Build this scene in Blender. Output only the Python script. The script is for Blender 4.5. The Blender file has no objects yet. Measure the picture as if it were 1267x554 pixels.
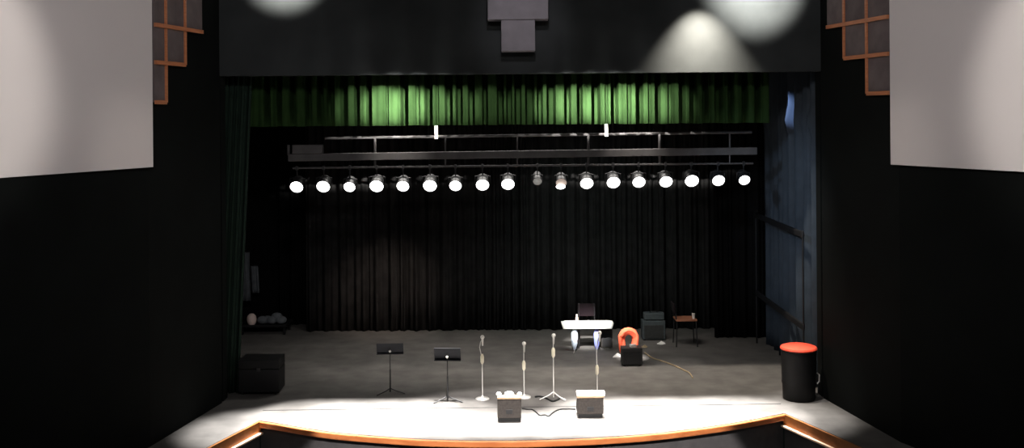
import bpy, math, random
from mathutils import Vector, Matrix
random.seed(7)
PI = math.pi
# ------------------------------------------------------------------ camera model
F, CX, CY, H = 1300.0, 633.5, 140.0, 5.74
ROLL = math.radians(0.45)
sc = bpy.context.scene
col = sc.collection

def unroll(px, py):
    dx, dy = px - CX, py - CY
    return dx - ROLL * dy, dy + ROLL * dx
def at(px, py, Y):
    u, v = unroll(px, py)
    return Vector((u * Y / F, Y, H - v * Y / F))
def on_floor(px, py, z=0.0):
    u, v = unroll(px, py)
    Y = F * (H - z) / v
    return Vector((u * Y / F, Y, z))

cam = bpy.data.cameras.new('camera'); camo = bpy.data.objects.new('camera', cam); col.objects.link(camo)
cam.sensor_width = 36; cam.lens = F / 1267 * 36; cam.shift_y = -(277 - CY) / 1267
camo.matrix_world = Matrix.Translation((0, 0, H)) @ Matrix.Rotation(PI / 2, 4, 'X') @ Matrix.Rotation(-ROLL, 4, 'Z')
cam.clip_end = 200
sc.camera = camo
sc.view_settings.view_transform = 'Standard'
sc.view_settings.look = 'None'

# ------------------------------------------------------------------ materials
def mat(name, rgb, rough=0.7, metal=0.0, noise=0.15, scale=6.0, emit=None, strength=0.0, bump=0.0, sheen=0.0, spec=0.3):
    m = bpy.data.materials.new(name); m.use_nodes = True
    nt = m.node_tree; b = nt.nodes['Principled BSDF']
    b.inputs['Roughness'].default_value = rough
    b.inputs['Metallic'].default_value = metal
    b.inputs['Specular IOR Level'].default_value = spec
    if sheen: b.inputs['Sheen Weight'].default_value = sheen
    tc = nt.nodes.new('ShaderNodeTexCoord'); nz = nt.nodes.new('ShaderNodeTexNoise')
    nz.inputs['Scale'].default_value = scale; nz.inputs['Detail'].default_value = 5
    nt.links.new(tc.outputs['Object'], nz.inputs['Vector'])
    cr = nt.nodes.new('ShaderNodeValToRGB')
    cr.color_ramp.elements[0].position = 0.3; cr.color_ramp.elements[1].position = 0.7
    cr.color_ramp.elements[0].color = tuple(c * (1 - noise) for c in rgb) + (1,)
    cr.color_ramp.elements[1].color = tuple(min(1, c * (1 + noise)) for c in rgb) + (1,)
    nt.links.new(nz.outputs['Fac'], cr.inputs['Fac']); nt.links.new(cr.outputs['Color'], b.inputs['Base Color'])
    if bump:
        bp = nt.nodes.new('ShaderNodeBump'); bp.inputs['Strength'].default_value = bump
        nt.links.new(nz.outputs['Fac'], bp.inputs['Height']); nt.links.new(bp.outputs['Normal'], b.inputs['Normal'])
    if emit:
        b.inputs['Emission Color'].default_value = (*emit, 1); b.inputs['Emission Strength'].default_value = strength
    return m

def wood(name, a, b_, scale=(2, 2, 25)):
    m = mat(name, a, 0.45, spec=0.4)
    nt = m.node_tree; nz = [n for n in nt.nodes if n.type == 'TEX_NOISE'][0]; tc = [n for n in nt.nodes if n.type == 'TEX_COORD'][0]
    mp = nt.nodes.new('ShaderNodeMapping'); mp.inputs['Scale'].default_value = scale
    nt.links.new(tc.outputs['Object'], mp.inputs['Vector']); nt.links.new(mp.outputs['Vector'], nz.inputs['Vector'])
    nz.inputs['Scale'].default_value = 1.5
    cr = [n for n in nt.nodes if n.type == 'VALTORGB'][0]
    cr.color_ramp.elements[0].color = (*a, 1); cr.color_ramp.elements[1].color = (*b_, 1)
    return m

M = dict(
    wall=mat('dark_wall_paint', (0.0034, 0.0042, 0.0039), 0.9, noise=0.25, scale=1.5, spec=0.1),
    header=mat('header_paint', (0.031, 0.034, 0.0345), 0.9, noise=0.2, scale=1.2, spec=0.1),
    black=mat('stage_black', (0.004, 0.004, 0.004), 0.95, spec=0.05),
    floor=mat('stage_floor_grey', (0.105, 0.098, 0.092), 0.75, noise=0.22, scale=2.2, bump=0.02, spec=0.2),
    seam=mat('floor_seam', (0.02, 0.02, 0.02), 0.9),
    pit=mat('pit_carpet', (0.02, 0.02, 0.021), 0.95, scale=30),
    face=mat('pit_face', (0.05, 0.047, 0.047), 0.8),
    nosing=wood('orange_wood', (0.36, 0.105, 0.03), (0.50, 0.17, 0.055), (1.2, 6, 6)),
    board=wood('brown_wood', (0.24, 0.085, 0.02), (0.32, 0.12, 0.035), (1, 6, 6)),
    lip=wood('pale_wood', (0.75, 0.48, 0.32), (0.85, 0.6, 0.42)),
    strip=wood('strip_wood', (0.50, 0.17, 0.075), (0.62, 0.24, 0.11)),
    panel=mat('acoustic_panel', (0.14, 0.11, 0.11), 0.9, noise=0.2, scale=3),
    screen=mat('screen_vinyl', (0.70, 0.645, 0.63), 0.85, noise=0.015, scale=1.0, spec=0.1),
    screenframe=mat('screen_back', (0.03, 0.03, 0.03), 0.8),
    cluster=mat('cluster_grey', (0.20, 0.185, 0.20), 0.8, noise=0.1, scale=4),
    green=mat('green_velour', (0.0165, 0.035, 0.0115), 0.95, noise=0.12, scale=5, spec=0.0),
    darkgreen=mat('dark_green_velour', (0.012, 0.022, 0.016), 0.9, noise=0.2, scale=5, spec=0.1),
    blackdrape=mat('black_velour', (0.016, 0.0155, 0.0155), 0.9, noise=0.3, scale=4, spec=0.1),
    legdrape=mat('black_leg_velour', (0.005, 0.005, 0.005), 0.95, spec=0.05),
    bluedrape=mat('blue_grey_drape', (0.022, 0.030, 0.040), 0.6, noise=0.2, scale=4, spec=0.2),
    truss=mat('truss_grey', (0.055, 0.052, 0.052), 0.6, noise=0.2, scale=4),
    strap=mat('white_strap', (0.85, 0.82, 0.75), 0.7),
    blackmetal=mat('black_metal', (0.012, 0.012, 0.013), 0.45, spec=0.5),
    lens=mat('lamp_lens_lit', (0.9, 0.9, 0.9), 0.3, emit=(1, 1, 0.99), strength=7.0),
    lensdim=mat('lamp_lens_off', (0.3, 0.3, 0.29), 0.35, emit=(1, 0.97, 0.9), strength=0.13),  # lamp is off; weak emission stands for its grey reflection
    lenshalf=mat('lamp_lens_half', (0.4, 0.33, 0.28), 0.35, emit=(1, 0.8, 0.7), strength=0.28),
    chrome=mat('chrome', (0.62, 0.60, 0.57), 0.35, metal=0.4, noise=0.05, spec=0.6),
    clutch=mat('bright_clutch', (0.85, 0.78, 0.62), 0.35, metal=0.2, spec=0.6),
    micgrille=mat('mic_grille', (0.72, 0.70, 0.66), 0.5, noise=0.3, scale=60),
    navy=mat('desk_black', (0.012, 0.013, 0.018), 0.6, noise=0.1),
    wedge=mat('monitor_carpet', (0.04, 0.034, 0.03), 0.85, noise=0.25, scale=25),
    wedgetop=mat('monitor_edge_lit', (0.36, 0.25, 0.16), 0.7),  # light falling on the monitor top put into this colour
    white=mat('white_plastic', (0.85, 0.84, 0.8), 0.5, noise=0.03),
    keysblack=mat('black_keys', (0.02, 0.02, 0.02), 0.4),
    blue=mat('pale_blue_leg', (0.72, 0.82, 1.0), 0.4, noise=0.1),  # leg colours: one pale blue, one mid blue
    blue2=mat('mid_blue_leg', (0.34, 0.38, 0.95), 0.4, noise=0.1),
    orange=mat('orange_cable', (0.95, 0.15, 0.075), 0.5, noise=0.15, scale=14),
    red=mat('red_lid', (0.72, 0.075, 0.04), 0.35, noise=0.12, scale=8),
    case=mat('case_black', (0.0035, 0.0035, 0.004), 0.6),
    amp=mat('amp_vinyl', (0.03, 0.031, 0.03), 0.7, noise=0.2, scale=12),
    ampgrey=mat('amp_grey', (0.055, 0.066, 0.07), 0.7, noise=0.2, scale=12),
    grille=mat('grille_cloth', (0.02, 0.02, 0.021), 0.9, noise=0.3, scale=60),
    brown=wood('seat_wood', (0.28, 0.11, 0.06), (0.36, 0.15, 0.085)),
    tan=mat('tan_cable', (0.32, 0.24, 0.14), 0.6),
    rubber=mat('black_rubber', (0.01, 0.01, 0.01), 0.5),
    greycloth=mat('grey_cloth', (0.11, 0.12, 0.13), 0.9, noise=0.3, scale=5, bump=0.2),
    cream=mat('cream_plastic', (0.72, 0.58, 0.52), 0.5, noise=0.05),
    bottle=mat('amber_bottle', (0.75, 0.48, 0.35), 0.35, noise=0.15),
    purple=mat('dark_plum_cloth', (0.008, 0.003, 0.005), 0.95),
    rail=mat('rail_black', (0.007, 0.007, 0.008), 0.6),
)

# ------------------------------------------------------------------ mesh builder
class MB:
    def __init__(s): s.v = []; s.f = []; s.smooth = []
    def add(s, vs, fs, mx=None, smooth=False):
        n = len(s.v)
        for p in vs:
            p = Vector(p)
            s.v.append(mx @ p if mx else p)
        for f in fs:
            s.f.append(tuple(i + n for i in f)); s.smooth.append(smooth)
        return s
    def box(s, c, size, rot=None, taper=1.0):
        x, y, z = (d / 2 for d in size)
        vs = [(-x, -y, -z), (x, -y, -z), (x, y, -z), (-x, y, -z), (-x * taper, -y * taper, z), (x * taper, -y * taper, z), (x * taper, y * taper, z), (-x * taper, y * taper, z)]
        fs = [(0, 3, 2, 1), (4, 5, 6, 7), (0, 1, 5, 4), (1, 2, 6, 5), (2, 3, 7, 6), (3, 0, 4, 7)]
        mx = Matrix.Translation(c)
        if rot is not None: mx = mx @ rot
        return s.add(vs, fs, mx)
    def prism(s, poly, z0, z1, mx=None):
        n = len(poly)
        vs = [(x, y, z0) for x, y in poly] + [(x, y, z1) for x, y in poly]
        fs = [tuple(reversed(range(n))), tuple(range(n, 2 * n))] + [(i, (i + 1) % n, n + (i + 1) % n, n + i) for i in range(n)]
        return s.add(vs, fs, mx)
    def lathe(s, prof, mx=None, n=24):
        vs = []; fs = []
        for r, z in prof:
            for k in range(n):
                a = 2 * PI * k / n; vs.append((r * math.cos(a), r * math.sin(a), z))
        for i in range(len(prof) - 1):
            for k in range(n):
                k2 = (k + 1) % n
                fs.append((i * n + k, i * n + k2, (i + 1) * n + k2, (i + 1) * n + k))
        fs.append(tuple(reversed(range(n)))); fs.append(tuple(range((len(prof) - 1) * n, len(prof) * n)))
        return s.add(vs, fs, mx, True)
    def cyl(s, p0, p1, r0, r1=None, n=14):
        p0, p1 = Vector(p0), Vector(p1); d = p1 - p0
        q = Vector((0, 0, 1)).rotation_difference(d.normalized()).to_matrix().to_4x4()
        return s.lathe([(r0, 0), (r1 if r1 is not None else r0, d.length)], Matrix.Translation(p0) @ q, n)
    def ball(s, c, r, n=16, sc_=(1, 1, 1)):
        prof = [(max(1e-4, r * math.sin(PI * i / 10)), -r * math.cos(PI * i / 10)) for i in range(11)]
        return s.lathe(prof, Matrix.Translation(c) @ Matrix.Diagonal((*sc_, 1)), n)
    def tube(s, pts, r, n=8, closed=False):
        pts = [Vector(p) for p in pts]; m = len(pts); vs = []; fs = []
        for i, p in enumerate(pts):
            a = pts[(i - 1) % m] if (closed or i > 0) else p
            b = pts[(i + 1) % m] if (closed or i < m - 1) else p
            t = (b - a).normalized()
            up = Vector((0, 0, 1)) if abs(t.z) < 0.9 else Vector((0, 1, 0))
            x = t.cross(up).normalized(); y = x.cross(t).normalized()
            for k in range(n):
                w = 2 * PI * k / n; vs.append(p + x * (r * math.cos(w)) + y * (r * math.sin(w)))
        for i in range(m if closed else m - 1):
            j = (i + 1) % m
            for k in range(n):
                k2 = (k + 1) % n; fs.append((i * n + k, i * n + k2, j * n + k2, j * n + k))
        if not closed:
            fs.append(tuple(reversed(range(n)))); fs.append(tuple(range((m - 1) * n, m * n)))
        return s.add(vs, fs, None, True)
    def build(s, name, m, parent=None, bevel=0.0, seg=2):
        me = bpy.data.meshes.new(name)
        me.from_pydata([tuple(v) for v in s.v], [], s.f)
        me.polygons.foreach_set('use_smooth', s.smooth)
        me.update()
        import bmesh
        b = bmesh.new(); b.from_mesh(me); bmesh.ops.recalc_face_normals(b, faces=b.faces)
        for e in b.edges:
            if len(e.link_faces) == 2 and e.calc_face_angle(0) > 0.7: e.smooth = False
        b.to_mesh(me); b.free()
        o = bpy.data.objects.new(name, me); col.objects.link(o)
        me.materials.append(m)
        if parent: o.parent = parent
        if bevel:
            bv = o.modifiers.new('bevel', 'BEVEL'); bv.width = bevel; bv.segments = seg; bv.limit_method = 'ANGLE'
        return o

def tag(o, label, cat, group=None, kind=None):
    o['label'] = label; o['category'] = cat
    if group: o['group'] = group
    if kind: o['kind'] = kind
    return o
def thing(name, loc, label, cat, group=None, rz=0):
    o = bpy.data.objects.new(name, None); col.objects.link(o); o.empty_display_size = 0.1
    o.location = loc; o.rotation_euler = (0, 0, rz)
    return tag(o, label, cat, group)
def struct(o): o['kind'] = 'structure'; return o
def dup(root, loc, rz, label, group=None):
    r = root.copy(); col.objects.link(r); r.location = loc; r.rotation_euler = (0, 0, rz); r['label'] = label
    if group: r['group'] = group
    for ch in list(root.children):
        c = ch.copy(); col.objects.link(c); c.parent = r
        for g in list(ch.children):
            d = g.copy(); col.objects.link(d); d.parent = c
    return r

# ------------------------------------------------------------------ setting
CL = on_floor(321, 520); CR = on_floor(970.5, 511)
edge_px = [(345, 523.5), (380, 529.5), (420, 535), (480, 540), (530, 543), (590, 544.3), (650, 544), (700, 542.5), (745, 540.5), (800, 536.5), (850, 531), (900, 524), (940, 517)]
front = [CL] + [on_floor(*p) for p in edge_px] + [CR]
# smooth subdivision of the curved apron edge
def catmull(pts, k=5):
    out = []
    P = [pts[0]] + pts + [pts[-1]]
    for i in range(1, len(P) - 2):
        for j in range(k):
            t = j / k
            out.append(0.5 * ((2 * P[i]) + (P[i + 1] - P[i - 1]) * t + (2 * P[i - 1] - 5 * P[i] + 4 * P[i + 1] - P[i + 2]) * t * t + (-P[i - 1] + 3 * P[i] - 3 * P[i + 1] + P[i + 2]) * t ** 3))
    out.append(pts[-1]); return out
front = catmull(front)
WLe = CL + (on_floor(255, 554) - CL).normalized() * 6.2
WRe = CR + (on_floor(1069, 554) - CR).normalized() * 6.2
poly = [(WLe.x, WLe.y)] + [(p.x, p.y) for p in front] + [(WRe.x, WRe.y), (WRe.x + 2.5, WRe.y), (9.8, 29.4), (-9.8, 29.4), (WLe.x - 2.5, WLe.y)]
poly = poly
struct(MB().prism(poly, -0.12, 0.0).build('floor', M['floor']))
# house floor below
struct(MB().box((0, 8.5, -1.3), (22, 23, 0.2)).build('floor_house', M['pit']))

def inset(pts, d):
    out = []
    for i, p in enumerate(pts):
        a = pts[max(i - 1, 0)]; b = pts[min(i + 1, len(pts) - 1)]
        t = (b - a); n = Vector((-t.y, t.x, 0)).normalized()
        out.append(p + n * d)
    return out
def ribbon(pts, d0, d1, z0, z1):
    """solid strip following pts; d = offset towards the stage (+) or the house (-)"""
    A, B = inset(pts, d0), inset(pts, d1); mb = MB(); vs = []; fs = []
    for a, b in zip(A, B): vs += [(a.x, a.y, z0), (b.x, b.y, z0), (b.x, b.y, z1), (a.x, a.y, z1)]
    n = len(pts)
    for i in range(n - 1):
        for k in range(4):
            fs.append((i * 4 + k, i * 4 + (k + 1) % 4, i * 4 + 4 + (k + 1) % 4, i * 4 + 4 + k))
    fs.append((0, 1, 2, 3)); fs.append(tuple((n - 1) * 4 + k for k in (3, 2, 1, 0)))
    mb.add(vs, fs); return mb
left_edge = [WLe, CL]; right_edge = [CR, WRe]
struct(ribbon(front, 0.04, 0.3, -1.2, -0.12).build('wall_pit', M['face']))
struct(ribbon(front, 0.0, -0.055, -0.125, -0.004).build('trim_1', M['nosing'], bevel=0.025, seg=3))
for k, e in ((2, left_edge), (3, right_edge)):
    struct(ribbon(e, 0.0, 0.25, -1.2, -0.14).build('wall_wing_left' if k == 2 else 'wall_wing_right', M['face']))
    struct(ribbon(e, 0.0, -0.035, -0.21, -0.004).build('trim_%d' % k, M['board'], bevel=0.008))
    struct(ribbon(e, 0.0, -0.085, -0.25, -0.21).build('trim_%d' % (k + 2), M['lip'], bevel=0.008))
# seam of the apron cover
sA, sB = on_floor(325, 507.5), on_floor(966, 499.5)
sd = (sB - sA).normalized()
struct(MB().box((sA + sB) / 2 + Vector((0, 0, 0.0015)), ((sB - sA).length, 0.03, 0.003), Matrix.Rotation(math.atan2(sd.y, sd.x), 4, 'Z')).build('trim_6', M['seam']))

PL, PR = -5.84, 6.18          # proscenium opening
HB = 6.53                      # header underside
YP = 21.0
ZC = 12.5
def wall_line(pts, z0, z1, name, m, th=0.25):
    pts = [Vector((x, y, 0)) for x, y in pts]
    return struct(ribbon(pts, 0.0, th, z0, z1).build(name, m))
LW = [(PL, YP), (-6.33, 18.25), (-8.7, 12.1), (-9.2, 8), (-9.4, -2)]
RW = [(PR, YP), (6.68, 18.15), (9.0, 13.0), (9.4, 8), (9.5, -2)]
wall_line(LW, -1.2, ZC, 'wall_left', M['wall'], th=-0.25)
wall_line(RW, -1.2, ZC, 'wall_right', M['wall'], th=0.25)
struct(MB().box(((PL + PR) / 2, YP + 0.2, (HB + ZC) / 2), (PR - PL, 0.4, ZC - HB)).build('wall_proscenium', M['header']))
# proscenium returns
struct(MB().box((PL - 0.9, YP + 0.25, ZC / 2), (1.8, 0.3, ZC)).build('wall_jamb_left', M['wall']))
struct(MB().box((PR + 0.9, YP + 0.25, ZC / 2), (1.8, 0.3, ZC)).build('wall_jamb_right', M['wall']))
# stage house
struct(MB().box((0, 29.3, ZC / 2), (18.4, 0.2, ZC)).build('wall_back', M['black']))
struct(MB().box((-8.2, 25.3, ZC / 2), (0.2, 8, ZC)).build('wall_stage_left', M['black']))
struct(MB().box((7.2, 25.3, ZC / 2), (0.2, 8, ZC)).build('wall_stage_right', M['black']))
struct(MB().box((0, 25.3, ZC + 0.1), (18.4, 8.2, 0.2)).build('ceiling_stage', M['black']))
struct(MB().box((0, 9.5, ZC + 0.1), (20, 23.0, 0.2)).build('ceiling', M['wall']))

def seg_frame(p0, p1):
    """matrix: local x along p0->p1 (plan), local y = outward from wall towards the house, z up"""
    d = (Vector(p1) - Vector(p0)); d.z = 0; d.normalize()
    n = Vector((-d.y, d.x, 0))
    return Matrix(((d.x, n.x, 0, p0[0]), (d.y, n.y, 0, p0[1]), (0, 0, 1, 0), (0, 0, 0, 1)))

# ------------------------------------------------------------------ screens
def screen(inner, outer_dir, L, z0, z1, label):
    p0 = inner; p1 = inner + outer_dir * L
    mid = (p0 + p1) / 2
    ang = math.atan2(outer_dir.y, outer_dir.x)
    t = thing('projection_screen', (mid.x, mid.y, z0), label, 'screen', 'projection screens on the side walls', ang)
    s = MB(); s.box((0, 0, (z1 - z0) / 2), (L, 0.02, z1 - z0)); s.build('screen_surface', M['screen'], t)
    nrm = Vector((-outer_dir.y, outer_dir.x, 0)); side = 1 if nrm.x * p0.x > 0 else -1   # away from the middle of the house
    b = MB(); b.box((0, 0.033 * side, (z1 - z0) / 2), (L - 0.06, 0.04, z1 - z0 - 0.06))
    b.build('back_frame', M['screenframe'], t)
    c = MB(); c.cyl((-L / 2, 0, z1 - z0 + 0.06), (L / 2, 0, z1 - z0 + 0.06), 0.07); c.build('roller_case', M['screenframe'], t)
    return t
Yi = 18.2
li = at(189, 206.5, Yi); lo_u, lo_v = unroll(0, 220); Yo = Yi * (unroll(189, 206.5)[1]) / lo_v
lo = Vector((lo_u * Yo / F, Yo, 0))
d = (lo - Vector((li.x, li.y, 0))).normalized()
# local +y must point away from the house for the left one: direction inner->outer is (-x,-y); its left normal points (+y... ) handled by back frame offset
screen(Vector((li.x, li.y, 0)), d, 4.6, li.z, li.z + 4.2, 'large off-white projection screen on the dark left wall')
ri = at(1102.5, 203.5, Yi); ro_u, ro_v = unroll(1267, 212.5); Yo = Yi * (unroll(1102.5, 203.5)[1]) / ro_v
ro = Vector((ro_u * Yo / F, Yo, 0))
d = (ro - Vector((ri.x, ri.y, 0))).normalized()
screen(Vector((ri.x, ri.y, 0)), d, 4.4, ri.z, ri.z + 4.2, 'large off-white projection screen on the dark right wall')

# ------------------------------------------------------------------ stepped wood-edged wall panels
def stepped(wall, cols_px, lines, side, label):
    """cols_px: pixel columns from the screen edge to the proscenium; lines: z of the three lower edges (top to bottom)"""
    A, B = Vector((*wall[0], 0)), Vector((*wall[1], 0)); dirv = (B - A).normalized(); L = (B - A).length
    def tpos(px):
        r = unroll(px, 60)[0] / F
        # point A + t*dir with x/y = r
        return (r * A.y - A.x) / (dirv.x - r * dirv.y)
    ts = [tpos(p) for p in cols_px]
    n = Vector((-dirv.y, dirv.x, 0))
    if n.x * (A.x - 0.17) > 0: n = -n           # towards the room
    base = A + dirv * ts[0]
    t = thing('stepped_wall_panel', (base.x, base.y, lines[2]), label, 'wall panel', 'stepped wood-edged panels beside the screens')
    TOP = 8.9
    def P(tt, off, z): 
        q = A + dirv * tt + n * off
        return Vector((q.x - base.x, q.y - base.y, z - lines[2]))
    def slab(ta, tb, za, zb, o0, o1):
        vs = [P(ta, o0, za), P(tb, o0, za), P(tb, o1, za), P(ta, o1, za), P(ta, o0, zb), P(tb, o0, zb), P(tb, o1, zb), P(ta, o1, zb)]
        return MB().add(vs, [(0, 3, 2, 1), (4, 5, 6, 7), (0, 1, 5, 4), (1, 2, 6, 5), (2, 3, 7, 6), (3, 0, 4, 7)])
    rows = [(lines[0], TOP, 3), (lines[1], lines[0], 2), (lines[2], lines[1], 1)]
    for za, zb, nc in rows:
        for c in range(nc):
            slab(ts[c], ts[c + 1], za, zb, 0.005, 0.04).build('panel', M['panel'], t)
    w = 0.03
    for c, zlow in ((1, lines[2]), (2, lines[1])):
        slab(ts[c] - w, ts[c] + w, zlow, TOP, 0.04, 0.07).build('wood_strip', M['strip'], t)
    for i, nc in enumerate((3, 2, 1)):
        slab(ts[0] , ts[nc] + (w if nc > 1 else w) * (-1 if False else 1) , lines[i] - 0.035, lines[i] + 0.035, 0.04, 0.085).build('wood_strip', M['strip'], t)
    return t
zl = [H + 108 * 18.9 / F, H + 61.5 * 18.9 / F, H + 13.5 * 18.9 / F]
stepped(LW, [188, 202, 226, 248], [H + (CY - 31.5 + 3.4) * 18.6 / F, H + (CY - 77.5 + 3.4) * 18.6 / F, H + (CY - 126.5 + 3.4) * 18.6 / F], -1, 'stepped grey-brown wall panel with orange wood strips beside the left screen')
stepped(RW, [1103, 1075.5, 1047.5, 1026], [H + (CY - 21.5 - 3.6) * 18.5 / F, H + (CY - 67 - 3.6) * 18.5 / F, H + (CY - 115 - 3.6) * 18.5 / F], 1, 'stepped grey-brown wall panel with orange wood strips beside the right screen')

# ------------------------------------------------------------------ centre speaker cluster on the header
p = at(641, 24, 20.6)
t = thing('speaker_cluster', (p.x, 20.775, at(641, 63, 20.55).z), 'pale grey stepped speaker cluster hanging at centre of the dark header', 'speaker cluster')
zb = t.location.z
w1 = (678 - 603) * 20.55 / F; w2 = (662 - 620) * 20.55 / F; zs = at(641, 24, 20.55).z
MB().box((0, 0, (zs - zb) / 2), (w2, 0.4, zs - zb)).build('lower_cabinet', M['cluster'], t, bevel=0.012)
MB().box((-0.0, -0.02, (zs - zb) + 0.5), (w1, 0.44, 1.0)).build('upper_cabinet', M['cluster'], t, bevel=0.012)
MB().box((0, -0.02, zs - zb + 1.35), (w1 * 1.5, 0.44, 0.7)).build('top_cabinet', M['cluster'], t, bevel=0.012)

# ------------------------------------------------------------------ drapes
def drape(name, x0, x1, Y, z0, z1, m, prof, label, cat, group=None, lean=0.0, rot=None, rows=6, hem=0.0):
    """prof: list of (s, depth) along the width; depth towards the house"""
    mb = MB(); vs = []; fs = []
    n = len(prof)
    for r in range(rows + 1):
        f = r / rows; z = z0 + (z1 - z0) * f
        for s, dpt in prof:
            x = x0 + s
            vs.append((x + lean * (1 - f) - (x0 + x1) / 2, -dpt * (1 - 0.25 * f), z - z0 + (hem * math.sin(s * 9) if r == 0 else 0)))
    for r in range(rows):
        for i in range(n - 1):
            fs.append((r * n + i, r * n + i + 1, (r + 1) * n + i + 1, (r + 1) * n + i))
    mb.add(vs, fs, None, True)
    o = mb.build(name, m)
    so = o.modifiers.new('thick', 'SOLIDIFY'); so.thickness = 0.006
    o.location = ((x0 + x1) / 2, Y, z0)
    if rot: o.rotation_euler = (0, 0, rot)
    return tag(o, label, cat, group)
def wavy(width, wl, amp, seed, step=0.02):
    r = random.Random(seed); out = []; s = 0; ph = 0
    w = wl
    while s < width:
        out.append((s, amp * (0.5 + 0.5 * math.sin(ph)) * (0.75 + 0.25 * math.sin(s * 1.7 + seed)) + 0.25 * amp * math.sin(2.3 * ph + seed)))
        if r.random() < 0.05: w = wl * r.uniform(0.65, 1.5)
        ph += 2 * PI * step / w; s += step
    out.append((width, 0)); return out
def pleats(width, gaps, depth, r):
    """flat pleats parted by narrow deep folds at the given gap centres (s, half width)"""
    out = []; s = 0
    while s <= width:
        dd = 0.0
        for g, hw, dep in gaps:
            u = abs(s - g)
            if u < hw * 1.5: dd = max(dd, dep * (0.5 + 0.5 * math.cos(PI * min(1, max(0, (u - hw * 0.8) / (hw * 0.7))))))
        out.append((s, -dd + 0.012 * math.sin(s * 17) + 0.01 * math.sin(s * 41 + 1)))
        s += 0.008
    return out
# green valance
YV = 22.0
vx0, vx1 = at(296, 120, YV).x, at(952, 120, YV).x
gp = [(330, 3), (345, 2.5), (362, 3), (381, 3), (396, 3), (409, 3.5), (425.5, 3.5), (441.5, 2.5), (456.5, 2.5), (479, 1.3), (500, 3.5), (516.5, 2), (530, 3.6), (541, 1.5), (555, 3.5), (568, 3), (583, 3), (600, 2.5), (619, 3), (630, 2.5), (641, 3), (655.5, 4), (668, 2.5), (682, 4), (702.5, 3), (717.5, 2.6), (737.5, 4), (750.5, 1.4), (760.5, 3.4), (778.5, 2), (791.5, 3.5), (804, 1.6), (814, 2.6), (829, 2), (844, 3), (858, 3.5), (873, 3), (890, 4), (905, 3), (922, 3), (938, 3)]
gaps = [(at(px, 120, YV).x - vx0, hw * YV / F, 0.40 if hw > 2.2 else 0.12) for px, hw in gp]
zv = at(610, 154.5, YV).z
drape('valance_curtain', vx0, vx1, YV, zv, 8.2, M['green'], pleats(vx1 - vx0, gaps, 0.2, random), 'green pleated valance curtain hanging across the top of the stage opening', 'curtain', hem=0.004)
# back curtain
YB = 27.9
bx0, bx1 = at(380, 400, YB).x, at(893, 400, YB).x
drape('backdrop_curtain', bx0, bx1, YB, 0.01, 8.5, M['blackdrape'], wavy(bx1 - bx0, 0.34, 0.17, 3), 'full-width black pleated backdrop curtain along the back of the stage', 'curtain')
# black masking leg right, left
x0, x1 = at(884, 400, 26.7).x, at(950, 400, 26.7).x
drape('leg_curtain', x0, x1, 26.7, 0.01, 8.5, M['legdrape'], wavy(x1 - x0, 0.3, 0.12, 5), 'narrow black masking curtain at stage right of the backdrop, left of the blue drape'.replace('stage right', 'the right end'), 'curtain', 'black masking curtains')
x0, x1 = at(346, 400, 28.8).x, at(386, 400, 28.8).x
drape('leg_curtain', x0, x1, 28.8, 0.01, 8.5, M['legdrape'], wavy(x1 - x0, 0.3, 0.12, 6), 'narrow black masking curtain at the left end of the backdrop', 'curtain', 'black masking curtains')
# dark green house drape gathered at left jamb
drape('house_drape', -6.2, -5.3, 21.75, 0.01, 8.0, M['darkgreen'], wavy(0.9, 0.16, 0.10, 9, 0.01), 'dark green house drape gathered at the left side of the stage opening', 'curtain', lean=-0.40, rows=10)
# blue-grey side drape at the right, running upstage
ya, yb = 21.75, 25.9
xs = 6.42
def side_drape():
    L = yb - ya
    prof = wavy(L, 0.5, 0.26, 12, 0.02)
    mb = MB(); vs = []; fs = []; n = len(prof); rows = 24; z1 = 8.3
    for r in range(rows + 1):
        f = r / rows; z = 0.02 + (z1 - 0.02) * f
        gather = 1.0
        for s, dp in prof:
            amp = 1.0
            # tied-in waist near z ~ 5.6 where the folds bulge out under the tie
            k = math.exp(-((z - 5.55) / 0.18) ** 2)
            xx = -dp * amp - 0.10 * k * (0.5 + 0.5 * math.sin(s * 10.1))
            vs.append((xx, s, z))
    for r in range(rows):
        for i in range(n - 1): fs.append((r * n + i, r * n + i + 1, (r + 1) * n + i + 1, (r + 1) * n + i))
    mb.add(vs, fs, None, True); o = mb.build('side_drape', M['bluedrape'])
    o.modifiers.new('thick', 'SOLIDIFY').thickness = 0.006
    o.location = (xs, ya, 0)
    return tag(o, 'tall blue-grey drape in long folds at the right side of the stage', 'curtain')
side_drape()
# two dark rails in front of the side drape
t = thing('rail_frame', (6.02, (ya + yb) / 2, 0), 'black two-rail pipe frame standing before the blue-grey side drape', 'rail')
Lr = yb - ya
for zr in (1.25, 3.17):
    MB().box((0, 0.1, zr), (0.06, Lr + 0.1, 0.13)).build('rail', M['rail'], t, bevel=0.02)
for yy in (-Lr / 2 + 0.08, Lr / 2 + 0.12): MB().cyl((0, yy, 0), (0, yy, 3.25), 0.02).build('post', M['rail'], t)

# ------------------------------------------------------------------ lighting batten
YT = 23.0
c0 = at(640, 190, YT)
t = thing('lighting_batten', (0, YT, at(640, 205, YT).z), 'long grey lighting batten with raceway hanging under the green valance', 'lighting batten')
B0 = t.location.copy()
def L(px, py, dy=0.0):
    q = at(px, py, YT) - B0; q.y += dy; return q
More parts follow.
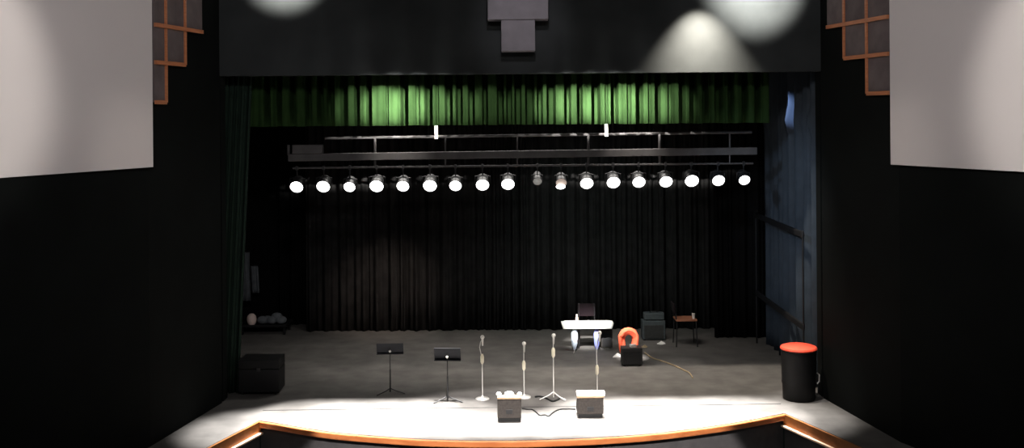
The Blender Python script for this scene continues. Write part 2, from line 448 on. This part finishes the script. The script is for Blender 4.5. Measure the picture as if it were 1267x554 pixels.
# the batten hangs a touch lower at its left end, as seen
def line(yl, xl, yr, xr): return lambda x: yl + (yr - yl) * (x - xl) / (xr - xl)
top = line(171.5, 362, 163.5, 930); mid = line(195, 362, 186.5, 935); low = line(208, 362, 202, 930)
MB().cyl(L(402, top(402)), L(930, top(930)), 0.03).build('top_pipe', M['truss'], t)
mb = MB(); a, b = L(357, mid(357)), L(936, mid(936)); dd = b - a
mb.box((a + b) / 2, (dd.length, 0.14, 0.16), Matrix.Rotation(-math.atan2(dd.z, dd.x), 4, 'Y')); mb.build('raceway', M['truss'], t, bevel=0.01)
MB().cyl(L(362, low(362)), L(932, low(932)), 0.022).build('lower_pipe', M['truss'], t)
for px in (464, 551, 640, 728, 816, 903):
    MB().cyl(L(px, top(px)), L(px, low(px)), 0.028 if px in (464, 728, 816) else 0.02).build('upright', M['truss'], t)
for px in (540, 750):
    q = L(px, top(px)); mb = MB(); mb.box(q + Vector((0, -0.05, 1.6)), (0.075, 0.02, 3.3)); mb.build('hanging_strap', M['strap'], t)
q = L(381, 184.5); MB().box(q, (0.66, 0.2, 0.2)).build('junction_box', M['truss'], t, bevel=0.015)
q = L(357, 186); MB().cyl(q + Vector((0, 0, -0.1)), q + Vector((0, 0, 0.12)), 0.035).build('end_fitting', M['truss'], t)

# ------------------------------------------------------------------ stage lamps
lamp_px = [(367, 231, 1.0), (400, 230.5, 1.02), (432.5, 231, .88), (466, 230, 1.05), (498.5, 230, .95), (532, 229.5, 1.04), (563.5, 229.5, .93), (597, 228.5, 1.0), (628.5, 227.5, 1.0), (665, 224, .7), (694.5, 226, .85), (726, 226.5, 1.0), (759, 225.5, 1.02), (790.5, 225, .98), (824, 224.5, 1.0), (856, 223.5, 1.05), (889, 223, .95), (921, 222.5, .85)]
ORD = ['first', 'second', 'third', 'fourth', 'fifth', 'sixth', 'seventh', 'eighth', 'ninth']
def make_lamp(px, py, s, lensmat, label, partial=False):
    c = at(px, py, YT - 0.05)
    zt = L(px, low(px)).z + B0.z
    t = thing('stage_lamp', (c.x, YT, zt), label, 'stage lamp', 'stage lamps on the batten')
    c = c - Vector((c.x, YT, zt))
    tilt = Matrix.Translation(c) @ Matrix.Rotation(PI / 2 + math.radians(28), 4, 'X')   # local +z -> towards the house, a bit down
    r = 0.142 * s
    hs_ = MB(); hs_.lathe([(r * 0.55, -0.34), (r * 0.85, -0.28), (r * 0.98, -0.1), (r * 1.04, 0.0), (r * 1.04, 0.015), (r * 0.99, 0.02), (r * 0.99, 0.0)], tilt); hs_ = hs_.build('lamp_housing', M['blackmetal'], t)
    mb = MB(); mb.lathe([(r * 0.98, 0.0), (r * 0.8, 0.025), (r * 0.45, 0.045), (0.002, 0.05)], tilt); mb.build('lens', lensmat, hs_)
    yk = [c + Vector((-r * 1.15, 0.12, 0)), c + Vector((-r * 1.15, 0.1, r * 1.25)), c + Vector((0, 0.08, r * 1.5)), c + Vector((r * 1.15, 0.1, r * 1.25)), c + Vector((r * 1.15, 0.12, 0))]
    MB().tube(yk, 0.012).build('yoke', M['blackmetal'], t)
    k = c + Vector((0, 0.08, r * 1.5))
    mb = MB(); mb.cyl(k, (0, 0, 0.0), 0.014); mb.box((0, 0, 0.0), (0.05, 0.07, 0.09)); mb.build('clamp', M['blackmetal'], t)
    return t
for i, (px, py, s) in enumerate(lamp_px):
    if i < 9: lab = 'lit stage lamp on the batten, %s from its left end' % ORD[i]; m = M['lens']
    elif i == 9: lab = 'unlit stage lamp with dull grey face near the middle of the batten'; m = M['lensdim']
    elif i == 10: lab = 'half-lit pinkish stage lamp right of the unlit one on the batten'; m = M['lenshalf']
    else: lab = 'lit stage lamp on the batten, %s from its right end' % (ORD[17 - i] if i < 17 else 'first'); m = M['lens']
    t = make_lamp(px, py, s, m, lab)
    if i == 10:
        c = at(px - 1, py + 4.5, YT - 0.05) - Vector(t.location)
        mx = Matrix.Translation(c + Vector((0, -0.09, 0.0))) @ Matrix.Rotation(PI / 2, 4, 'X') @ Matrix.Diagonal((1.35, 0.7, 1, 1))
        MB().lathe([(0.075, 0), (0.06, 0.012), (0.002, 0.02)], mx).build('bulb_glow', M['lens'], t)

# ------------------------------------------------------------------ music stands
def music_stand(px, py_base, desk_top, desk_bot, wpx, label, rz):
    g = on_floor(px, py_base); k = g.y / F
    t = thing('music_stand', g, label, 'music stand', 'music stands on the stage', rz)
    zt = (py_base - desk_top) * k; zb = (py_base - desk_bot) * k
    w = wpx * k; zc = (zt + zb) / 2
    rot = Matrix.Rotation(math.radians(-18), 4, 'X')
    h = (zt - zb) * 1.05
    dk = MB().box((0, 0, zc), (w, 0.012, h), Matrix.Rotation(math.radians(22), 4, 'X')).build('desk', M['navy'], t, bevel=0.004)
    MB().box((0, 0.05 - h * .2 + 0.02, zb + 0.005), (w, 0.07, 0.012)).build('desk_lip', M['navy'], dk)
    MB().cyl((0, -0.005, 0.03), (0, -0.005, zb * 0.62), 0.017).build('lower_tube', M['blackmetal'], t)
    MB().cyl((0, -0.005, zb * 0.55), (0, -0.005, zc), 0.011).build('upper_tube', M['blackmetal'], t)
    MB().ball((0, -0.05, zc - h * 0.18), 0.026).build('tilt_knob', M['micgrille'], dk)  # pale knob carries the glint in its colour
    for a in (90, 210, 330):
        a = math.radians(a + 10)
        mb = MB(); mb.tube([(0.0, -0.005, 0.10), (0.12 * math.cos(a), 0.12 * math.sin(a), 0.06), (0.33 * math.cos(a), 0.33 * math.sin(a), 0.012)], 0.012)
        mb.build('leg', M['blackmetal'], t)
music_stand(483, 486, 424, 438, 33, 'black music stand, the left and farther of the two at left', 0.03)
music_stand(554, 496, 429.5, 446, 33, 'black music stand, the right and nearer of the two at left', -0.08)

# ------------------------------------------------------------------ microphone stands
def mic_stand(px, py, clutch_py, mic_py, mic_px, label, base, neck=0.0):
    g = on_floor(px, py); k = g.y / F
    t = thing('microphone_stand', g, label, 'microphone stand', 'microphone stands on the stage')
    zc = (py - clutch_py) * k; zm = (py - mic_py) * k; xm = (mic_px - px) * k
    if base == 'round':
        MB().lathe([(0.14, 0.0), (0.14, 0.015), (0.12, 0.03), (0.03, 0.045), (0.02, 0.07)]).build('round_base', M['chrome'], t)
    else:
        for a in (80, 200, 320):
            a = math.radians(a)
            MB().tube([(0, 0, 0.14), (0.1 * math.cos(a), 0.1 * math.sin(a), 0.08), (0.3 * math.cos(a), 0.3 * math.sin(a), 0.012)], 0.011).build('leg', M['chrome'], t)
    MB().cyl((0, 0, 0.03), (0, 0, zc), 0.0105).build('lower_tube', M['chrome'], t)
    MB().lathe([(0.016, -0.10), (0.036, -0.06), (0.038, 0.05), (0.02, 0.10)], Matrix.Translation((0, 0, zc)), 14).build('clutch', M['clutch'], t)
    MB().tube([(0, 0, zc), (neck, 0, zc + (zm - zc) * 0.55), (neck * 0.7 + xm * 0.5, 0.0, zc + (zm - zc) * 0.8), (xm, 0.02, zm)], 0.0085).build('upper_tube', M['chrome'], t)
    m = MB(); m.cyl((xm, 0.05, zm - 0.16), (xm, 0.0, zm - 0.01), 0.016, 0.024); o = m.build('microphone_body', M['chrome'], t)
    m = MB(); m.ball((xm, -0.005, zm + 0.02), 0.042); m.build('microphone_head', M['micgrille'], o)
mic_stand(597, 493.5, 444, 418, 597.5, 'microphone stand with bent upper arm, leftmost of the four', 'round', -0.05)
mic_stand(648.5, 491.5, 452, 426, 649, 'short straight microphone stand right behind the left floor monitor', 'round')
mic_stand(685, 493, 436, 416, 685.5, 'thin tripod microphone stand midway between the two floor monitors', 'tripod')
mic_stand(739, 488, 457.5, 413, 742.5, 'microphone stand in front of the keyboard, rightmost of the four', 'round', -0.01)

# ------------------------------------------------------------------ floor monitors (backs towards us)
def monitor(px0, px1, py_top, py_base, label, lidpx):
    g = on_floor((px0 + px1) / 2, py_base); k = g.y / F
    t = thing('floor_monitor', g, label, 'floor monitor', 'floor monitors on the apron')
    w = (px1 - px0) * k; h = (py_base - py_top) * k
    D = 0.40
    # wedge: back panel upright towards the house, slanted grille upstage
    prof = [(-0.0, 0.07), (0.02, h), (0.12, h), (D, 0.16), (D, 0.07)]
    vs = [(x, y, z) for x in (-w / 2, w / 2) for y, z in prof]; n = len(prof)
    fs = [tuple(range(n)), tuple(reversed(range(n, 2 * n)))] + [(i, n + i, n + (i + 1) % n, (i + 1) % n) for i in range(n)]
    cb = MB().add(vs, fs).build('cabinet', M['wedge'], t, bevel=0.012)
    MB().box((0, D / 2 - .01, 0.045), (w * 0.92, D * 0.9, 0.085)).build('plinth', M['rubber'], t)
    mb = MB(); mb.box((0, 0.255, (h + 0.16) / 2 + 0.012), (w * 0.88, 0.012, 0.40), Matrix.Rotation(math.atan2(D - 0.12, h - 0.16), 4, 'X')); mb.build('grille', M['grille'], cb)
    MB().box((0, 0.07, h + 0.018), (w * lidpx, 0.17, 0.04)).build('top_edge', M['wedgetop'], t, bevel=0.008)
    MB().box((0.0, -0.004, h * 0.45), (0.12, 0.012, 0.08)).build('socket_plate', M['blackmetal'], cb, bevel=0.003)
    return t, w, h
t, w, h = monitor(615.5, 645, 493.5, 522, 'black floor monitor with three painted white glints on top, left of the two', 1.0)
for x, r, nm in ((-w * 0.44, 0.05, 'glint_cap'), (0.0, 0.09, 'handle_or_glint'), (w * 0.44, 0.045, 'glint_cap')):  # light glints on the top edge, put in as white pieces
    mb = MB(); mb.ball((x, 0.09, h + 0.07), r, sc_=(1.0, 0.8, 0.75 if r < 0.06 else 0.55)); mb.build(nm, M['white'], t)['label'] = 'white rounded piece standing for a light glint'
t, w, h = monitor(714.5, 747, 492, 517, 'black floor monitor with its lit top as a white slab, right of the two', 1.04)
MB().box((0.01, 0.10, h + 0.06), (w * 1.08, 0.22, 0.06)).build('lit_top_slab', M['white'], t, bevel=0.015)['label'] = 'white slab standing for the lit top'  # lit top of the monitor put in as a white slab

# cables on the apron
def cable(pix, r, m, label, z=None, cat='cable', group=None, name='cable'):
    pts = catmull([on_floor(x, y, r) for x, y in pix], 6)
    o0 = pts[0].copy(); o0.z = 0
    o = MB().tube([p - o0 for p in pts], r, 6).build(name, m); o.location = o0
    return tag(o, label, cat, group)
cable([(662, 490.5), (668, 490), (676, 492.5), (684, 496), (692, 493)], 0.018, M['rubber'], 'black cable coiled around the foot of the tripod microphone stand')
cable([(646, 505), (652, 506), (659, 506.5), (664, 510), (668, 513.5), (674, 513), (679, 514.5), (683, 511), (691, 506.5), (702, 505.5), (712, 506)], 0.012, M['rubber'], 'black cable lying on the bright apron between the two floor monitors')
cable([(798, 436), (806, 442), (818, 446), (832, 451), (845, 457), (853, 461), (857, 467)], 0.014, M['tan'], 'thin tan cable curving across the stage floor right of the orange coil')

# ------------------------------------------------------------------ keyboard, its stand and what is around it
g0, g1 = on_floor(711, 434), on_floor(738.5, 433.5)
g = (g0 + g1) / 2; k = g.y / F
zt = (434 - 406.5) * k
t = thing('keyboard_stand', g, 'keyboard stand on two tapering pale blue legs under the white keyboard', 'keyboard stand')
prof = lambda hh, r: [(0.012, 0), (r * 0.75, hh * 0.25), (r, hh * 0.55), (r * 0.95, hh * 0.8), (r * 0.5, hh * 0.97), (0.02, hh)]
for gg, r, m in ((g0, 0.085, M['blue']), (g1, 0.075, M['blue2'])):
    q = gg - g
    MB().lathe(prof(zt, r), Matrix.Translation((q.x, q.y, 0.0)), 18).build('leg', m, t)
    MB().tube([(q.x - 0.03, q.y - 0.28, 0.015), (q.x, q.y, 0.04), (q.x + 0.09, q.y + 0.26, 0.015)], 0.015).build('foot', M['chrome'], t)
MB().box((0, 0, zt + 0.012), (0.95, 0.26, 0.024)).build('top_bar', M['blackmetal'], t, bevel=0.004)
kb = thing('keyboard', (at(726.5, 402, g.y).x, g.y, zt + 0.024), 'white electronic keyboard standing on its stand at the back of the stage', 'keyboard')
wk = 64.5 * k
vs = MB(); vs.box((0, 0, 0.065), (wk, 0.34, 0.13))
for i, v in enumerate(vs.v):
    if v.z < 0.05: v.x *= 0.93
vs.build('keyboard_body', M['white'], kb, bevel=0.012)
mb = MB()
nk = 36
mb.box((0, 0.09, 0.135), (wk * 0.88, 0.14, 0.012)); mb.build('key_bed', M['white'], kb)

# small upright bottle on the keyboard
q = at(713.5, 395, g.y)
t = thing('bottle', (q.x, g.y - 0.08, zt + 0.156), 'small amber and white bottle standing on top of the keyboard', 'bottle')
MB().lathe([(0.034, 0), (0.034, 0.12), (0.016, 0.15), (0.014, 0.175)]).build('bottle_body', M['bottle'], t)
MB().lathe([(0.019, 0.172), (0.019, 0.20)]).build('cap', M['white'], t)

def chair(loc, rz, label, hs, wseat, seatm, back_h, name='chair', legr=0.014, group=None):
    t = thing(name, loc, label, 'chair', group, rz)
    d = wseat
    MB().box((0, 0, hs - 0.02), (wseat, d, 0.045)).build('seat', seatm, t, bevel=0.012)
    for sx in (-1, 1):
        for sy in (-1, 1):
            MB().cyl((sx * (wseat / 2 - 0.03) * 1.12, sy * (d / 2 - 0.03) * 1.12, 0), (sx * (wseat / 2 - 0.03), sy * (d / 2 - 0.03), hs - 0.03), legr).build('leg', M['blackmetal'], t)
    for sx in (-1, 1):
        MB().cyl((sx * (wseat / 2 - 0.04), d / 2 - 0.02, hs - 0.03), (sx * (wseat / 2 - 0.05), d / 2 + 0.04, hs + back_h), legr).build('back_post', M['blackmetal'], t)
    MB().box((0, d / 2 + 0.03, hs + back_h * 0.68), (wseat * 0.92, 0.03, back_h * 0.62), Matrix.Rotation(math.radians(-6), 4, 'X')).build('backrest', M['purple'], t, bevel=0.01)
    return t
gc = on_floor(727, 428); chair(gc, 0.0, 'dark chair behind the white keyboard, its back rising above the keys', 0.50, 0.48, M['purple'], 0.50)
# grey cabinet behind keyboard's right end
def cabinet(name, px0, px1, py_top, py_base, depth, m, label, cat, grille=True, z0=0.0, y_over=None, cornerm=None):
    if y_over is None: g = on_floor((px0 + px1) / 2, py_base, z0)
    else:
        g = at((px0 + px1) / 2, py_base, y_over); g.z = z0
    k = g.y / F; w = (px1 - px0) * k; h = (py_base - py_top) * k
    t = thing(name, g, label, cat)
    cbd = MB().box((0, depth / 2, h / 2 + 0.01), (w, depth, h - 0.02)).build('cabinet_body', m, t, bevel=0.015)
    if grille: MB().box((0, -0.004, h * 0.44), (w * 0.84, 0.014, h * 0.68)).build('speaker_grille', M['grille'] if m is not M['ampgrey'] else M['amp'], cbd, bevel=0.004)
    for sx in (-1, 1):
        MB().box((sx * (w / 2 - 0.06), depth / 2, 0.008), (0.05, depth * 0.8, 0.016)).build('foot', M['rubber'], t)
    if label.startswith(('tall', 'small black')): pass
    else: MB().tube([(-0.1, depth / 2, h - 0.005), (-0.07, depth / 2, h + 0.03), (0.07, depth / 2, h + 0.03), (0.1, depth / 2, h - 0.005)], 0.012).build('handle_or_glint', M['rubber'], t)
    return t, g, w, h
cabinet('speaker_cabinet', 744, 758, 407, 431, 0.25, M['wedge'], 'small grey-brown speaker cabinet behind the right end of the keyboard', 'speaker')
ta, ga, wa, ha = cabinet('guitar_amplifier', 769.5, 795, 430.5, 453, 0.30, M['amp'], 'small black guitar amplifier in front of the orange cable coil', 'amplifier')
MB().box((0, -0.006, ha * 0.88), (wa * 0.84, 0.016, ha * 0.12)).build('control_panel', M['blackmetal'], ta)
# orange cable coil: hanks leaning on the back of the amplifier
gco = on_floor(777, 440.5)
gco.y = ga.y + 0.30 + 0.14; kc = gco.y / F; gco.x = at(777.5, 420, gco.y).x
hc = (140 + F * H / gco.y - 0) ; top_py = 406.5
ztop = at(777, top_py, gco.y).z; rx = 10.2 * kc; rz_ = (ztop - 0.05) / 2
t = thing('cable_coil', (gco.x, gco.y, 0), 'coil of bright orange cable standing behind the small black amplifier', 'cable')
for j in range(9):
    ph = j * 0.9; pts = []
    rr = rx * (1 - 0.17 * (j % 3)); yy = (j - 4) * 0.02
    for q_ in range(48):
        a = 2 * PI * q_ / 48
        e = 2.0
        zc_ = ztop - rx - 0.02
        x = rr * math.cos(a); z = (zc_ + rr * math.sin(a)) if math.sin(a) >= 0 else zc_ + (zc_ - 0.05) * math.sin(a)
        pts.append((x + 0.01 * math.sin(3 * a + ph), yy + 0.012 * math.sin(2 * a + ph), max(0.045, z)))
    MB().tube(pts, 0.042, 8, True).build('cable_loop', M['orange'], t)
# white tag on amp
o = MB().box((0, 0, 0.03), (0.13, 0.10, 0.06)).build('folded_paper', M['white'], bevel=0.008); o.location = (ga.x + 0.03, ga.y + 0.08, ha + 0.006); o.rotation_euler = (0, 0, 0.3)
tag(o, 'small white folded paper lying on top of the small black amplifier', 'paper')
def rag(px, py, w, d, h, m, label, rz, cat='cloth', name='crumpled_cloth'):
    g = on_floor(px, py); mb = MB(); r = random.Random(int(px)); n = 12; vs = []; fs = []
    for ring in range(5):
        f = ring / 4
        for k in range(n):
            a = 2 * PI * k / n; rr = (1 - f ** 1.8 * 0.98) * (1 + 0.18 * math.sin(3 * a + px) + 0.1 * r.uniform(-1, 1))
            vs.append((w / 2 * rr * math.cos(a), d / 2 * rr * math.sin(a), h * f * (1 + 0.15 * math.sin(2 * a))))
    for ring in range(4):
        for k in range(n): fs.append((ring * n + k, ring * n + (k + 1) % n, (ring + 1) * n + (k + 1) % n, (ring + 1) * n + k))
    fs.append(tuple(reversed(range(n)))); fs.append(tuple(range(4 * n, 5 * n)))
    o = mb.add(vs, fs, None, True).build(name, m); o.location = g; o.rotation_euler = (0, 0, rz)
    return tag(o, label, cat)
rag(764, 441, 0.25, 0.13, 0.08, M['white'], 'crumpled white cloth on the floor left of the small amplifier', 0.5)
rag(797.5, 429.5, 0.16, 0.10, 0.06, M['tan'], 'small tan cloth lump on the floor right of the orange coil', 0.2)
rag(818, 425.5, 0.20, 0.12, 0.07, M['white'], 'small white cloth lump in front of the grey amplifier cabinet', 0.1)
tb, gb, wb, hb = cabinet('speaker_cabinet', 795, 823.5, 397, 421, 0.36, M['ampgrey'], 'tall dark grey speaker cabinet against the backdrop right of the orange coil', 'speaker')
th_, gh, wh, hh = cabinet('amplifier_head', 797, 822, 388, 397, 0.26, M['ampgrey'], 'dark grey amplifier head sitting on the tall grey speaker cabinet', 'amplifier', False, z0=hb, y_over=gb.y + 0.04)
# chair seen from the side with brown seat
gch = on_floor(849.5, 428.5); gch.y += 0.2
hs = at(849, 395.5, gch.y - .25).z
chair(gch, PI / 2, 'dark chair with brown wooden seat seen side-on at the right of the backdrop', hs, 0.52, M['brown'], 0.38)
t = thing('cup', (at(857, 393, gch.y).x, gch.y - 0.12, hs), 'white cup standing on the brown seat of the dark chair', 'cup')
t.location.z = hs + 0.003
MB().lathe([(0.03, 0.0), (0.042, 0.12), (0.045, 0.125), (0.038, 0.12), (0.028, 0.01)], None, 16).build('cup_body', M['white'], t)

# ------------------------------------------------------------------ barrel bin at the right corner
gb_ = on_floor(988.5, 499); r = 22 * gb_.y / F
gb_.y += r; gb_.x = at(988.5, 480, gb_.y).x
zt = at(988, 436.5, gb_.y - r).z
t = thing('barrel_bin', gb_, 'tall black barrel bin with bright red top at the right corner', 'bin')
MB().lathe([(r * 0.86, 0.0), (r * 0.90, 0.02), (r * 0.93, 0.3), (r * 0.97, 0.34), (r * 0.95, 0.38), (r * 0.98, zt * 0.7), (r * 1.0, zt - 0.03), (r * 0.98, zt)], None, 40).build('bin_body', M['case'], t)
MB().lathe([(r * 1.02, zt - 0.0), (r * 1.04, zt + 0.02), (r * 1.0, zt + 0.05), (r * 0.8, zt + 0.075), (r * 0.4, zt + 0.09), (0.01, zt + 0.095)], None, 40).build('lid', M['red'], t)['label'] = 'bright red domed lid'
MB().tube([(r * 0.97, -0.08, zt * 0.32), (r * 1.1, -0.08, zt * 0.36), (r * 1.1, -0.08, zt * 0.5), (r * 0.98, -0.08, zt * 0.54)], 0.016).build('side_handle', M['chrome'], t)

# ------------------------------------------------------------------ things at the left wing
g = on_floor(320, 490.5); k = g.y / F
g.y = 21.55; g.x = at(320, 480, g.y).x
w = 50 * g.y / F; hcase = at(320, 449, g.y).z
t = thing('road_case', g, 'big black road case at the left side of the stage opening', 'case')
MB().box((0, 0.3, hcase * 0.36 + 0.05), (w, 0.6, hcase * 0.72)).build('case_body', M['case'], t, bevel=0.012)
cl_ = MB().box((0, 0.3, hcase * 0.87 + 0.05), (w, 0.6, hcase * 0.28)).build('case_lid', M['case'], t, bevel=0.012)
MB().box((0, -0.006, hcase * 0.72 + 0.05), (0.08, 0.02, 0.08)).build('latch', M['blackmetal'], cl_, bevel=0.004)
for sx in (-1, 1):
    for yy in (0.06, 0.54):
        MB().cyl((sx * (w / 2 - 0.08) - 0.015, yy, 0.03), (sx * (w / 2 - 0.08) + 0.015, yy, 0.03), 0.03).build('caster', M['rubber'], t)
# low black platform with a pale ball-like item and a grey bundle
gq = on_floor(326, 413); gq.y = 27.6; gq.x = at(327, 405, 27.6).x
hp = at(327, 402, 27.4).z
t = thing('low_platform', gq, 'low black platform in the dark left corner behind the drape', 'platform')
MB().box((0, 0.2, hp - 0.03), (1.25, 0.8, 0.06)).build('platform_top', M['case'], t, bevel=0.008)
for sx in (-1, 1):
    for sy in (-0.1, 0.5): MB().box((sx * 0.55, sy, (hp - 0.06) / 2), (0.06, 0.06, hp - 0.06)).build('leg', M['case'], t)
q = at(311.5, 400, 27.5)
o = MB().lathe([(0.08, 0), (0.115, 0.06), (0.125, 0.14), (0.11, 0.22), (0.06, 0.275), (0.01, 0.285)], None, 20).build('round_jug', M['cream']); o.location = (q.x, 27.5, hp)
tag(o, 'pale cream rounded jug on the low platform in the left corner', 'jug')
mb = MB(); r0 = random.Random(4)
for i in range(5): mb.ball((-0.24 + 0.12 * i, 0.04 * (i % 2), 0.105 + (0.08 if i in (3,) else 0)), 0.15, sc_=(1.0, 0.8, 0.7))
o = mb.build('cloth_bundle', M['greycloth']); q = at(336.5, 400, 27.55); o.location = (q.x, 27.55, hp)
tag(o, 'grey cloth bundle on the low platform beside the cream jug', 'cloth')
for (x0, x1, y0, y1, lb, Yc) in ((297, 309, 312, 372, 'longer grey cloth hanging in the left wing above the low platform', 28.6), (311, 319.5, 329, 362, 'shorter grey cloth hanging in the left wing beside the longer one', 28.75)):
    a = at(x0, y1, Yc); b = at(x1, y0, Yc)
    o = drape('hanging_cloth', a.x, b.x, Yc, a.z, b.z, M['greycloth'], wavy(b.x - a.x, 0.13, 0.05, int(x0), 0.01), lb, 'cloth', 'grey cloths hanging in the left wing', lean=0.03)
    mb = MB(); mb.cyl((-(b.x - a.x) / 2, 0, b.z - a.z + .01), ((b.x - a.x) / 2, 0, b.z - a.z + .01), 0.015)
    for sx in (-1, 1): mb.cyl((sx * (b.x - a.x) * .4, 0, b.z - a.z + .01), (sx * (b.x - a.x) * .4, 29.2 - Yc, b.z - a.z + .01), 0.012)
    mb.build('hanging_rod', M['rail'], o)

# ------------------------------------------------------------------ lights
def spot(name, loc, target, W, ang, blend=0.4, colr=(1, 1, 1), size=0.1):
    l = bpy.data.lights.new(name, 'SPOT'); l.energy = W; l.spot_size = math.radians(ang); l.spot_blend = blend; l.color = colr; l.shadow_soft_size = size
    o = bpy.data.objects.new(name, l); col.objects.link(o); o.location = loc
    dv = Vector(target) - Vector(loc); o.rotation_euler = dv.to_track_quat('-Z', 'Y').to_euler(); return o
def area(name, loc, target, W, sx, sy, spread=180, colr=(1, 1, 1)):
    l = bpy.data.lights.new(name, 'AREA'); l.shape = 'RECTANGLE'; l.size = sx; l.size_y = sy; l.energy = W; l.spread = math.radians(spread); l.color = colr
    o = bpy.data.objects.new(name, l); col.objects.link(o); o.location = loc
    dv = Vector(target) - Vector(loc); o.rotation_euler = dv.to_track_quat('-Z', 'Y').to_euler(); return o
# unseen area fill added over the house
area('house_fill', (0.2, 4.5, 10.5), (0.2, 21, 4.5), 260, 6, 1.0, 150, (1, 0.97, 0.96))
# apron downlights hung close in front of the header
for i in range(11):
    x = -3.8 + i * 0.8
    spot('apron_downlight', (x, 20.68, 12.0), (x, 19.84, 0), 34000, 14.5, 0.55, (1, 0.98, 0.95), 0.12)
spot('apron_downlight', (-4.65, 20.5, 12.0), (-4.7, 19.2, 0), 42000, 15, 1.0, (1, 0.99, 0.97), 0.12)
spot('apron_downlight', (4.95, 20.66, 12.0), (4.95, 19.8, 0), 19000, 16, 1.0, (1, 0.98, 0.95), 0.12)
# catwalk spots raking the valance and batten
for x, W in ((-3.3, .22), (-2.75, 1), (-2.2, 1), (-1.65, .5), (-1.1, .22), (-.5, .08), (0.2, .1), (.85, .5), (1.35, .85), (1.9, 1), (2.4, 1), (2.9, .7), (3.4, .25)):
    spot('valance_spot', (-0.7 if x > 0 else 0.7, 12.0, 8.2), (x, 22.1, 5.85), 62000 * W, 5.5, 0.8, (1, 0.97, 0.92), 0.06)
for px in (490, 785):
    q = at(px, 188, YT); spot('truss_fill', (q.x, 22.45, 6.4), q, 420, 56, 1.0, (1, 0.93, 0.85), 0.06)  # added spots behind the valance to brighten the batten
for px in (540, 750):
    q = at(px, 158, YT - 0.05); spot('strap_fill', (q.x, 22.3, 6.3), q, 260, 16, 0.5, (1, 0.95, 0.88), 0.02)  # added unseen spots that whiten the hanging straps
# pools of light on the header
q = at(876, 60, 20.1)
spot('header_scallop', (q.x, 20.25, 8.3), (q.x, 21.0, 6.25), 3400, 72, 1.0, (1, 0.90, 0.77), 0.05)
for px, py, W, an in ((932, -22, 17000, 31), (352, -44, 16000, 29)):
    q = at(px, py, YP); spot('header_pool', (q.x, 17.0, 9.4), q, W, an, 1.0, (1, 0.96, 0.88), 0.1)
# pool on the pit front
spot('pit_spot', (0.2, 6, 11), (0.2, 18.6, -4.6), 30000, 34, 0.1, (1, 0.95, 0.93), 0.05)
spot('microphone_fill', (0.5, 11, 9.8), (0.7, 21.0, 1.0), 4200, 11, 1.0, (1, 0.97, 0.93), 0.05)  # unseen front spot added to whiten the microphone heads
spot('cluster_fill', (0.2, 12, 11), (0.2, 20.8, 7.6), 1100, 14, 0.9, (1, 0.94, 1.0), 0.2)  # gentle unseen spot added for the speaker cluster
# screens
for sx in (-1, 1):
    spot('screen_base', (sx * 0.5, 6, 10.5), (sx * 7.2, 16.6, 7.2), 1150, 52, 0.6, (1, 0.95, 0.97), 0.3)  # unseen wide fill added to light the screen
    spot('screen_wash', (sx * 1.5, 5, 10.5), (sx * 8.2, 13.7, 6.6), 3700, 23, 0.35, (1, 0.96, 0.9), 0.3)
    spot('screen_corner', (sx * 1.5, 8, 9.0), (sx * 6.4, 18.2, 5.0), 700, 12, 1.0, (1, 0.93, 0.86), 0.3)  # unseen spot added for the inner lower corner
# unseen lights added for the upstage floor and backdrop
area('stage_floor_fill', (-0.2, 23.7, 5.4), (-0.2, 23.5, 0), 150, 7, 1.2, 115, (1, 0.96, 0.9))
spot('backdrop_warm', (-1.6, 23.0, 3.4), (-3.4, 27.9, 0.8), 750, 36, 1.0, (1, 0.80, 0.68), 0.1)
spot('backdrop_cool', (1.5, 22.9, 3.8), (2.0, 27.9, 2.0), 220, 80, 1.0, (0.8, 1, 0.95), 0.2)
# blue wash on the side drape
spot('blue_wash', (2.4, 22.4, 7.2), at(984, 139, 23.3), 6500, 11, 0.9, (0.45, 0.6, 1.0), 0.05)
spot('side_wash', (0.0, 15.0, 7.0), (6.2, 23.4, 3.4), 1700, 26, 0.9, (0.6, 0.78, 1.0), 0.2)
# unseen accent spots added to brighten keyboard, coil and bin
spot('keyboard_accent', (0.5, 14.0, 9.4), (at(727, 400, 25.5).x, 25.5, 0.6), 52000, 5.4, 1.0, (1, 0.98, 0.95), 0.05)
spot('coil_accent', (1.8, 21.6, 5.0), (gco.x, gco.y, 0.65), 4500, 8, 0.7, (1, 0.96, 0.92), 0.05)
spot('bin_accent', (4.6, 19.5, 9.0), (gb_.x - 0.05, gb_.y, 1.0), 1900, 8, 0.6, (1, 0.95, 0.9), 0.05)

w = bpy.data.worlds.new('dark_house'); sc.world = w; w.use_nodes = True
bg = w.node_tree.nodes['Background']; bg.inputs['Color'].default_value = (0.6, 0.75, 0.7, 1); bg.inputs['Strength'].default_value = 0.004
